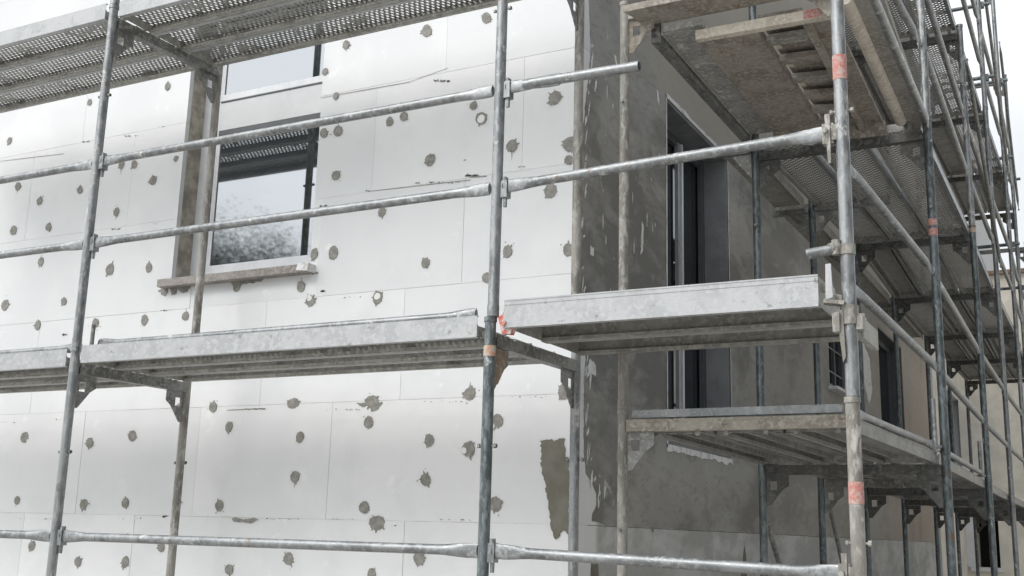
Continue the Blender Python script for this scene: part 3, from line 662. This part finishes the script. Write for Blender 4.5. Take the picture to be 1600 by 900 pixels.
def guard(label, a, b, mat='rail', group=None, name='guard_rail', **k):
    return tag(MB().rail(a, b, **k).build(name, M[mat]), label, 'guard rail', group)
GR = 'guard rails along the white front'; yr = A_OUT+.004
guard('upper guard rail running from the left picture edge to the left post', (-4.9, yr, 2.0), (-2.43, yr, 1.995), group=GR)
guard('lower guard rail running from the left picture edge to the left post', (-4.9, yr, 1.545), (-2.43, yr, 1.54), group=GR)
guard('guard rail at the lower left edge of the picture, left of the left post', (-4.9, yr, .0), (-2.43, yr, .0), group=GR)
guard('upper guard rail crossing the upper part of the left window', (-2.36, yr, 2.0), (.07, yr, 2.002), group=GR)
guard('lower guard rail crossing the pane of the left window', (-2.36, yr, 1.54), (.07, yr, 1.545), group=GR)
guard('lowest guard rail across the bottom of the white wall between left and middle posts', (-2.36, yr, .0), (.07, yr, .0), group=GR)
guard('guard rail from the middle post to the corner post, ending in a wedge clamp', (.14, yr, 1.545), (1.535, yr, 1.585), group=GR)
guard('lowest guard rail from the middle post to the corner post at the picture bottom', (.14, yr, .0), (1.55, yr, -.035), group=GR)
m = MB(); st = Vector((.14, yr, 2.005)); en = Vector((.768, yr, 1.995))
m.pipe(st+Vector((.12, 0, 0)), en, .0225, .003, 20); m.rail(st, st+Vector((.26, 0, -.004)), .0215, .055)
tag(m.build('guard_rail', M['rail']), 'cut off guard rail whose open tube end sticks out past the house corner', 'guard rail', GR)
m = MB(); m.rail((-2.40+.08, -1.04, .998), (-.02, -1.04, 1.003), .019, .03)
tag(m.build('loose_tube', M['rail']), 'loose steel tube lying along the outer edge of the walkway under the left window', 'steel tube', 'loose tubes lying on the decks')
m = MB(); m.rail((-4.9, -1.04, .985), (-2.46, -1.04, .987), .019, .03)
tag(m.build('loose_tube', M['rail']), 'loose steel tube lying on the walkway at the left picture edge', 'steel tube', 'loose tubes lying on the decks')
m = MB(); m.tube((-2.345, -1.07, .99), (-2.345, -1.07, 1.10), .011, 12); tag(m.build('short_pin_bar', M['bracket']), 'short upright steel bar beside the left post on the walkway', 'steel bar')

# ------------------------------------------------------------------ side scaffold frames
G_B = 'scaffold frames along the grey side wall'
XI, XO = .585, 1.59
B1Y, B1I, B1O = -.33, .382, 1.435
standard_frame('scaffolding', 'first scaffold frame round the house corner, below the side deck, with smeared cross bar', (B1I, B1Y), (B1O, B1Y), GZ+.02, .645, ('pole', 'pole_warm'), tz=.575, ogus=False, along=(0, 1, 0), base=True, group=G_B, transom='rusty')
standard_frame('scaffolding', 'first scaffold frame round the house corner, above the side deck, under the stained board', (B1I, B1Y), (B1O, B1Y), .65, 2.72, ('pole', 'pole_warm'), tz=2.645, along=(0, 1, 0), group=G_B, transom='rusty', ty='ply')
posts = []
for z0, z1, lab in ((GZ+.02, .575, 'lower half of the thick corner post, with a bright red tape band'), (.58, 2.62, 'upper half of the thick corner post, with a faded red tape band')):
    e = tag(empty('scaffold_post', (1.587, -1.13, z0)), lab, 'post', 'corner posts of the short walkway')
    a, b = Vector((1.589, -1.13, z0)), Vector((1.586, -1.13, z1)); m = MB(); m.tube(a, b, RT+.0012, 24); m.build('standard', M['pole' if z0 > 0 else 'pole_warm'], e)
    m = MB(); m.tube(b-Vector((0, 0, .018)), b+Vector((0, 0, .003)), RT+.005, 24); m.build('collar', M['pole_warm'], e)
    if z0 < 0: MB().box(1.51, 1.665, -1.205, -1.055, z0-.02, z0-.001).build('base_plate', M['bracket'], e, smooth=0)
    posts.append(e)
for px, py0, py1, k, mat in ((1339, 753, 788, 0, 'red'), (1314, 88, 126, 1, 'red')):
    a, b = at(px, py0, 1, -1.13), at(px, py1, 1, -1.13); MB().tube((1.587, -1.13, b.z), (1.587, -1.13, a.z), RT+.0026, 22, cap=False).build('tape_band', M[mat], posts[k])
for z in (1.66, .07):
    m = MB(); bolt(m, (1.587, -1.13, z), (1, 0, 0)); m.build('pin', M['pole_warm'], posts[1 if z > .5 else 0])
B = {'2': (1.35, .577, 1.593), '3': (2.8, .592, 1.59), '4': (4.1, .652, 1.562), '5': (6.4, .583, 1.555), '6': (8.7, .575, 1.56), '7': (10.7, .577, 1.525), '8': (12.7, .592, 1.54)}
Z3 = {'2': 4.12, '4': 4.20, '5': 4.30, '6': 4.40, '7': 4.45, '8': 4.45}
FR = {}
ORD = {'2': 'second', '3': 'third', '4': 'fourth', '5': 'fifth', '6': 'sixth', '7': 'seventh', '8': 'farthest'}
for k, (y, xi, xo) in B.items():
    if k == '3':
        for z0, z1, lv in ((GZ+.02, .575, 'below the lower side deck'), (.58, 2.57, 'above the lower side deck')):
            standard_frame('wall_side_post', f'slim single post by the grey wall {lv}, third from the corner', (xi, y), (xi+.55, y), z0, z1, ('pole_blue', 'pole_blue'), along=(0, 1, 0), outer=False, base=z0 < 0, pins=True, group='single posts by the grey wall')
        continue
    lv = [(GZ+.02, .575, 'bottom'), (.58, 2.57 if k != '2' else 2.50, 'middle'), (2.58 if k != '2' else 2.51, Z3[k]+.10, 'upper')]
    if k in '567': lv.append((Z3[k]+.11, {'5': 6.2, '6': 6.9, '7': 6.45}[k], 'topmost'))
    for z0, z1, nm in lv:
        rl = {'bottom': (), 'middle': (1.02, 1.56), 'upper': (3.0, 3.5), 'topmost': (4.85, 5.35)}[nm]
        FR[(k, nm)] = standard_frame('scaffolding', f'{nm} tier of the {ORD[k]} scaffold frame from the corner along the grey side wall', (xi, y), (xo, y), z0, z1, ('pole_blue' if k in '24' and nm != 'upper' else 'pole', 'pole_blue'), rails=rl, along=(0, 1, 0), base=z0 < 0, group=G_B, ty='dark_steel')
BAYN = {('1', '2'): 'first', ('2', '4'): 'second', ('4', '5'): 'third', ('5', '6'): 'fourth', ('6', '7'): 'fifth', ('7', '8'): 'farthest'}
B['1'] = (-.33, .50, 1.45)
def deck_B(a, b, za, zb, lvl, plates, x_in=None, x_out=None, sides='deck_side'):
    ya, yb = B[a][0]+(.012 if a != '1' else .03), B[b][0]-.012; n = 3
    for i in range(n):
        o0 = B[a][2]-.02 if x_out is None else x_out; i0 = B[a][1]-.01 if x_in is None else x_in
        o1 = B[b][2]-.02 if x_out is None else x_out; i1 = B[b][1]-.01 if x_in is None else x_in
        wa = (o0-i0)/n; x0 = o0-wa*(i+.5); x1 = o1-(o1-i1)/n*(i+.5)
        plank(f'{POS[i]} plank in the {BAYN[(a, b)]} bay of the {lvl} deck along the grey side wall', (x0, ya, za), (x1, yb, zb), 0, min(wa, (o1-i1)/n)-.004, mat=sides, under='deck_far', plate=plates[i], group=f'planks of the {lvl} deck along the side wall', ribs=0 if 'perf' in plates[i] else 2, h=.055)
zl = .56
deck_B('1', '2', .592, zl, 'lower', ('deck_far',)*3, sides='bracket')
deck_B('2', '4', zl, zl, 'lower', ('deck_far',)*3, sides='bracket')
deck_B('4', '5', zl, zl, 'lower', ('deck_far',)*3, sides='bracket')
deck_B('5', '6', zl, zl, 'lower', ('deck_far',)*3, sides='bracket')
deck_B('6', '7', zl, zl, 'lower', ('deck_far',)*3, sides='bracket')
deck_B('7', '8', zl, zl, 'lower', ('deck_far',)*3, sides='bracket')
zu = 2.555
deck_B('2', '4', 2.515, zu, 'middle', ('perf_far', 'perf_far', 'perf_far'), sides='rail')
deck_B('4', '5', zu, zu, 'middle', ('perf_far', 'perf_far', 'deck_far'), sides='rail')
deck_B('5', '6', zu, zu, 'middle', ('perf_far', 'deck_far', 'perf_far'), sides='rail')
deck_B('6', '7', zu, zu, 'middle', ('deck_far',)*3, sides='rail')
deck_B('7', '8', zu, zu, 'middle', ('deck_far',)*3, sides='rail')
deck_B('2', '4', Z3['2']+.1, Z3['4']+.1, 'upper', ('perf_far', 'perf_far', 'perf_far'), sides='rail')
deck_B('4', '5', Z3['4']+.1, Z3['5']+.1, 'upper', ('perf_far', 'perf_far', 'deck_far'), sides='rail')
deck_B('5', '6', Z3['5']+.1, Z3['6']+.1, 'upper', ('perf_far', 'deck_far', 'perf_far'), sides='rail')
deck_B('6', '7', Z3['6']+.1, Z3['7']+.1, 'upper', ('deck_far',)*3, sides='rail')
# rails along the side scaffold
GB = 'guard rails along the side scaffold'
seq = [('1', '2'), ('2', '4'), ('4', '5'), ('5', '6'), ('6', '7'), ('7', '8')]
for a, b in seq:
    for z, nm in ((1.02, 'lower deck, knee height'), (1.56, 'lower deck, hand height'), (3.0, 'middle deck, knee height'), (3.5, 'middle deck, hand height'), (4.85, 'upper deck, knee height'), (5.35, 'upper deck, hand height')):
        if a == '1' and z > 2: continue
        if a in '12' and z > 4: continue
        if a == '7' and z > 4: continue
        xa, xb = B[a][2]-.012, B[b][2]-.012; za = zb = z
        if a == '1' and z > 1.5: za, zb = 1.73, 1.59
        if a == '1' and z < 1.5: za, zb = 1.17, 1.03
        guard(f'side scaffold guard rail of the {nm}, {BAYN[(a, b)]} bay from the corner', (xa, B[a][0]+.045, za), (xb, B[b][0]-.03, zb), group=GB)
# diagonal braces
def brace(label, a, b, r=.0165, mat='bracket'):
    return tag(MB().rail(a, b, r, .04, 12).build('diagonal_brace', M[mat]), label, 'brace', 'thin diagonal braces')
brace('thin diagonal brace against the sky between the fifth and sixth outer posts', (1.60, 6.44, 6.1), (1.60, 8.66, 4.4))
brace('thin diagonal brace against the sky between the sixth and seventh outer posts', (1.60, 8.74, 6.1), (1.58, 10.66, 4.5))
brace('thin diagonal brace beside the cream building between the fourth and fifth outer posts', (1.60, 4.14, 4.0), (1.60, 6.36, 2.75))
brace('thin dark diagonal brace behind the corner post near the picture bottom', (.62, 2.83, .42), (.62, 4.06, -.9))
brace('thin dark diagonal brace left of the second inner post near the picture bottom', (.56, 1.36, .30), (.56, 2.76, -1.0))
# short cross tubes reaching past the outer posts
for i, (k, z) in enumerate((('5', 5.55), ('6', 5.60), ('5', 4.75), ('6', 4.62), ('7', 4.95), ('6', 3.55), ('7', 3.45))):
    y, xi, xo = B[k]; y2 = {'5': 8.7, '6': 10.7, '7': 12.7}[k]
    m = MB(); m.tube((xo-.42, y+.05, z), (xo+.10, y+.05, z+.005), .020, 14); m.box(xo-.03, xo+.05, y+.022, y+.078, z-.03, z+.03)
    tag(m.build('cross_tube', M['pole_blue']), f'short clamped cross tube on the {ORD[k]} outer post, {["at the very top", "at the very top", "under the sky gap", "under the sky gap", "under the sky gap", "beside the white wall", "beside the white wall"][i]}', 'cross tube', 'short cross tubes against the sky')

# loose tubes on the lower side deck
m = MB(); m.beam((.425, -.30, .632), (1.385, -.305, .634), (0, 0, 1), .045, .036); tag(m.build('loose_bar', M['rail'], smooth=0), 'square steel bar lying across the near end of the lower side deck', 'steel bar')
m = MB(); m.rail((1.42, -.22, .622), (1.545, 1.26, .600), .018, .03); tag(m.build('loose_tube', M['rail']), 'loose tube lying along the outer edge of the lower side deck, first bay', 'steel tube', 'loose tubes lying on the decks')
m = MB(); m.rail((1.53, 1.46, .612), (1.53, 4.0, .612), .018, .03); tag(m.build('loose_tube', M['rail']), 'loose tube lying along the outer edge of the lower side deck, second bay', 'steel tube', 'loose tubes lying on the decks')
# upright connector stubs by outer posts on the lower deck
for k in ('2', '4'):
    y, xi, xo = B[k]; m = MB(); m.tube((xo-.045, y-.05, .60), (xo-.045, y-.05, .86), .013, 12); m.tube((xo-.045, y-.05, .59), (xo-.045, y-.05, .605), .035, 12)
    tag(m.build('toe_board_pin', M['rail']), f'short upright toe board pin beside the {ORD[k]} outer post on the lower side deck', 'steel pin', 'toe board pins')

# ------------------------------------------------------------------ corner details
# rust stained collar and pink marked coupler at the middle post
o = MB().tube((.097, A_OUT, .80), (.097, A_OUT, .845), RT+.0022, 20).build('rust_stain', M['orange'], fr['P2a'])
m = MB(); 
pts = [(0, 0), (.035, .02), (.06, .0), (.075, -.04), (.06, -.075), (.02, -.07)]
m.prism([(.135+u, A_OUT-.005, .965+v) for u, v in pts], (0, .035, 0)); m.tube((.17, A_OUT-.012, .935), (.17, A_OUT-.03, .935), .013, 8)
m.build('coupler', M['pink'], fr['P2a'], smooth=0)
gp = MB(); gusset(gp, (.097, A_OUT+.0, 0), (0, 1, 0), .8415); gpo = gp
m = MB(); m.prism([(.103, A_OUT+.025, .84), (.103, A_OUT+.14, .84), (.103, A_OUT+.12, .77), (.103, A_OUT+.06, .69), (.103, A_OUT+.025, .68)], (.006, 0, 0)); m.build('rusty_gusset', M['rust_plate'], fr['P2a'], smooth=0)
for px, py0, py1, k, nm, mat in ((1456, 343, 353, '2', 'middle', 'red'), (1456, 358, 369, '2', 'middle', 'red'), (1516, 352, 364, '4', 'upper', 'orange')):
    y, xi, xo = B[k]; zz = []
    for py in (py1, py0):
        dd = ray(px, py); zz.append(CAM.z+dd.z*(y-CAM.y)/dd.y)
    MB().tube((xo, y, zz[0]), (xo, y, zz[1]), RT+.0012, 22, cap=False).build('tape_band', M[mat], FR[(k, nm)])
# wedge clamp of the guard rail at the corner post
def clamp(cx, cy, cz, label, s=1.0):
    m = MB(); m.box(cx-.03*s, cx+.012*s, cy-.022, cy+.018, cz-.04*s, cz+.04*s)
    m.prism([(cx-.018, cy-.03, cz+.075*s), (cx+.002, cy-.03, cz+.075*s), (cx+.0, cy-.03, cz-.12*s), (cx-.010, cy-.03, cz-.12*s)], (0, .007, 0))
    m.tube((cx-.015, cy-.05, cz+.005), (cx-.015, cy-.02, cz+.005), .010, 8); m.tube((cx+.02, cy, cz-.03), (cx+.02, cy, cz+.03), .030, 16)
    return tag(m.build('wedge_clamp', M['pole_warm'], smooth=.5), label, 'clamp', 'clamps on the corner post')
clamp(1.545, -1.12, 1.575, 'wedge clamp holding the middle guard rail to the corner post')
clamp(1.548, -1.12, -.04, 'wedge clamp holding the lowest guard rail to the corner post')
# swivel coupler with short tube and upright wedge
e = tag(empty('swivel_coupler', (1.56, -1.13, .9)), 'swivel coupler with a stub of tube clamped to the corner post above the short walkway', 'clamp')
m = MB(); m.pipe((1.545, -1.15, 1.122), (1.448, -1.165, 1.108), .0195, .003, 18); m.build('stub_tube', M['pole'], e)
m = MB(); m.tube((1.552, -1.15, 1.10), (1.552, -1.15, 1.155), .016, 14); m.tube((1.53, -1.155, 1.122), (1.562, -1.14, 1.132), .022, 12); m.tube((1.588, -1.13, 1.10), (1.588, -1.13, 1.14), RT+.006, 20); m.build('clamp_jaw', M['pole_warm'], e)
e = tag(empty('wedge_coupler', (1.56, -1.13, .85)), 'large wedge coupler on the corner post at the end of the short walkway', 'clamp')
m = MB(); m.prism([(1.515, -1.165, 1.065), (1.535, -1.168, 1.065), (1.538, -1.165, .94), (1.512, -1.165, .93)], (0, .008, 0)); m.build('wedge', M['deck_side'], e, smooth=0)
m = MB(); m.beam((1.505, -1.16, .925), (1.575, -1.15, .915), (0, 0, 1), .05, .014); m.tube((1.588, -1.13, .84), (1.588, -1.13, .91), RT+.008, 20)
m.prism([(1.545, -1.16, .90), (1.57, -1.16, .89), (1.575, -1.16, .72), (1.565, -1.16, .70)], (0, .02, 0)); m.box(1.535, 1.56, -1.175, -1.13, .81, .88); m.box(1.612, 1.635, -1.145, -1.10, .82, .87); m.build('coupler_body', M['pole_warm'], e, smooth=.5)
m = MB(); m.box(1.60, 1.625, -1.08, -.78, .80, .875); m.build('end_lug', M['deck_under'], e, smooth=0)

# ------------------------------------------------------------------ first bay of the side scaffold, overhead: boards and hatch deck
bm = MB(); bm.prism([(.43, -.47, 2.60), (1.50, -.47, 2.60), (1.50, -.27, 2.60), (.50, -.27, 2.60), (.465, -.30, 2.60), (.45, -.40, 2.60)], (0, 0, .035))
tag(bm.build('scaffold_board', M['ply'], smooth=0), 'dark stained wide board lying across the top of the first side frame', 'scaffold board', 'loose boards on the side scaffold')
# hatch deck
HZ = 2.475
c00, c10, c01, c11 = at(1091, 67, 2, HZ), at(1303, 30, 2, HZ), at(1208, 207, 2, HZ), at(1383, 203, 2, HZ)
H = lambda u, v, w_: (c00*(1-u)+c10*u)*(1-v)+(c01*(1-u)+c11*u)*v+Vector((0, 0, w_))
hatch = tag(empty('hatch_deck', H(.5, .5, 0)), 'brown access hatch deck with ladder battens and a red marked front bar, seen from below', 'scaffold deck')
def hb(m, u0, u1, v0, v1, w0, w1):
    m.prism([H(u0, v0, w0), H(u1, v0, w0), H(u1, v1, w0), H(u0, v1, w0)], (0, 0, w1-w0)); return m
hb(MB(), 0, 1, -.03, .0, 0, .05).build('front_bar', M['beige'], hatch, smooth=0)
hb(MB(), .80, .93, -.0318, -.0303, .004, .046).build('red_mark', M['red'], hatch, smooth=0)
hb(MB(), 0, 1, 1.0, 1.03, -.045, .06).build('rear_bar', M['ply'], hatch, smooth=0)
hb(MB(), .0, .40, .0012, .999, .004, .018).build('plywood_panel', M['ply'], hatch, smooth=0)
m = MB(); hb(m, .402, .45, .001, .999, -.0, .055); m.build('inner_rail', M['ply'], hatch, smooth=0)
m = MB(); hb(m, .78, .82, .001, .999, -.005, .06); m.build('side_rail', M['ply'], hatch, smooth=0)
hb(MB(), .452, .778, .001, .999, .075, .09).build('hatch_lid', M['ply'], hatch, smooth=0)
hb(MB(), .822, .98, .001, .999, .05, .07).build('edge_panel', M['ply'], hatch, smooth=0)
for k, v in enumerate((.10, .27, .45, .62, .78, .90)):
    m = MB(); hb(m, .452, .778, v, v+.05, .02, .05); m.build('batten', M['ply' if k % 2 else 'board'], hatch, smooth=0)
for k, v in enumerate((.16, .33, .52)):
    m = MB(); hb(m, .455, .50, v, v+.09, .066, .071); m.build('chipped_patch', M['beige'], hatch, smooth=0)
m = MB(); m.tube((1.475, -.36, 2.505), (1.452, 1.33, 2.505), .033, 18)
tag(m.build('edge_beam', M['beige']), 'cement coated round pole lying beside the brown hatch deck, above the corner post', 'pole')
# wide plain board outside the hatch deck
q = [at(a, b, 2, 2.50) for a, b in ((1290, -70), (1355, -80), (1448, 193), (1441, 208), (1430, 213), (1416, 206), (1392, 165), (1340, 25))]
tag(MB().prism(q, (0, 0, .035)).build('scaffold_board', M['board'], smooth=0), 'long plain grey brown board above the corner post, rounded at its far end', 'scaffold board', 'loose boards on the side scaffold')
P_, Q_ = at(1340, -60, 0, 1.66), at(1451, 197, 0, 1.60)
guard('steel rail along the outer edge of the long plain board at the top right', P_, Q_, group=GB)
guard('knee rail above the long plain board at the top right', (1.46, -.30, 3.05), (1.583, 1.31, 2.97), group=GB)
m = MB(); m.box(.505, .552, -.28, 1.33, 2.50, 2.60); tag(m.build('gap_shade_strip', M['bracket'], smooth=0), 'dark added strip for the shaded gap between the pale splattered board and the grey wall', 'scaffold board', 'loose boards on the side scaffold')  # dark strip added in place of the shade in the wall gap
# pale wall-side console board
m = MB(); m.box(.565, .765, -.28, 1.33, 2.55, 2.58); m.box(.557, .564, -.28, 1.33, 2.535, 2.61)
tag(m.build('scaffold_board', M['palewood'], smooth=0), 'pale splattered board along the wall side of the top deck beside the hatch', 'scaffold board', 'loose boards on the side scaffold')
for i, (ya, yb, lab) in enumerate(((1.42, 2.74, 'second'), (2.86, 4.05, 'third'), (4.15, 6.35, 'fourth'), (6.45, 8.65, 'fifth'))):
    m = MB(); m.box(.33, .54, ya, yb, 2.49, 2.53); m.beam((.545, ya, 2.50), (.545, yb, 2.50), (0, 0, 1), .006, .075)
    tag(m.build('console_board', M['board'], smooth=0), f'wall-side console board of the middle deck, {lab} from the corner', 'scaffold board', 'console boards by the grey wall')
for k in '2345':
    y, xi, xo = B[k]; m = MB(); m.beam((xi-RT-.002, y, 2.455), (.30, y, 2.455), (0, 0, 1), .04, .04)
    m.prism([(xi-RT-.002, y-.004, 2.434), (.42, y-.004, 2.434), (xi-RT-.002, y-.004, 2.27)], (0, .008, 0))
    tag(m.build('console_bracket', M['bracket'], smooth=0), f'console bracket on the wall side of the {ORD[k]} inner post', 'bracket', 'console brackets')
# brown loose board on far deck
m = MB(); m.box(1.15, 1.50, 9.0, 10.4, 2.60, 2.64); tag(m.build('scaffold_board', M['brown'], smooth=0), 'brown loose board lying on the far middle deck', 'scaffold board', 'loose boards on the side scaffold')

rnd = random.Random(12)
def lump(x, y, z, r, n=1):
    m = MB(); seg = 9; rings = []
    for k, (h, q) in enumerate(((0, 1), (.35, .92), (.7, .6), (.95, .15))):
        rings.append([Vector((x+math.cos(2*math.pi*j/seg)*r*q*rnd.uniform(.8, 1.2), y+math.sin(2*math.pi*j/seg)*r*q*rnd.uniform(.8, 1.2), z+r*.55*h)) for j in range(seg)])
    m.sweep(rings); return m
for x, y, z, r, lab in ((.103, -.95, .893, .030, 'white plaster lump on the cross bar beside the middle post, nearest the post'), (.103, -.86, .893, .022, 'second white plaster lump on the cross bar beside the middle post'), (.11, -.74, .893, .026, 'third white plaster lump on the cross bar beside the middle post'), (.112, -.60, .893, .020, 'farthest white plaster lump on the cross bar beside the middle post'),
                        (.46, -.335, .596, .016, 'small plaster crumb at the left end of the smeared cross bar'), (1.36, -.335, .596, .018, 'small plaster crumb at the right end of the smeared cross bar')):
    tag(lump(x, y, z, r).build('plaster_lump', M['eps_edge']), lab, 'plaster lump', 'plaster lumps on the cross bars')
# ------------------------------------------------------------------ trees mirrored in the window
def tree(x, y, h, seed, label):
    rnd = random.Random(seed); e = tag(empty('bare_tree', (x, y, GZ)), label, 'tree', 'trees mirrored in the window')
    m = MB(); tips = []
    def limb(a, d, L, r, lv):
        n = 3; p = a
        for k in range(n):
            d2 = (d+Vector((rnd.uniform(-.25, .25), rnd.uniform(-.25, .25), rnd.uniform(-.05, .2)))).normalized(); q = p+d2*L/n
            m.tube(p, q, r*(1-.22*k), 7, r*(1-.22*(k+1)), cap=False); p = q; d = d2
            if lv < 4:
                for _ in range(2 if lv else 1):
                    s = Vector((rnd.uniform(-1, 1), rnd.uniform(-1, 1), rnd.uniform(.1, .8))).normalized()
                    if k or lv: limb(p, (d*.6+s).normalized(), L*rnd.uniform(.5, .68), r*.45, lv+1)
        tips.append(p)
        if lv < 3: limb(p, (d+Vector((rnd.uniform(-.5, .5), rnd.uniform(-.5, .5), .2))).normalized(), L*.65, r*.5, lv+1)
    limb(Vector((x, y, GZ)), Vector((0, 0, 1)), h*.42, h*.018, 0)
    m.build('trunk', M['bark'], e)
    c = MB()
    for p in tips:
        for _ in range(150):
            q = p+Vector((rnd.gauss(0, .42), rnd.gauss(0, .42), rnd.gauss(0, .38))); a = Vector((rnd.uniform(-1, 1), rnd.uniform(-1, 1), rnd.uniform(-1, 1))).normalized(); b = a.orthogonal().normalized(); s = rnd.uniform(.018, .035)
            c.quad(q-a*s, q-b*s*.6, q+a*s, q+b*s*.6)
    c.build('crown', M['leaf'], e, smooth=0)
tree(-14.0, -17.5, 9.2, 3, 'loose grey green tree mirrored at the left of the lower window pane')
tree(-17.8, -16.5, 9.6, 5, 'loose grey green tree mirrored in the middle of the lower window pane')
tree(-11.0, -18.5, 9.6, 8, 'loose grey green tree mirrored at the right of the lower window pane')
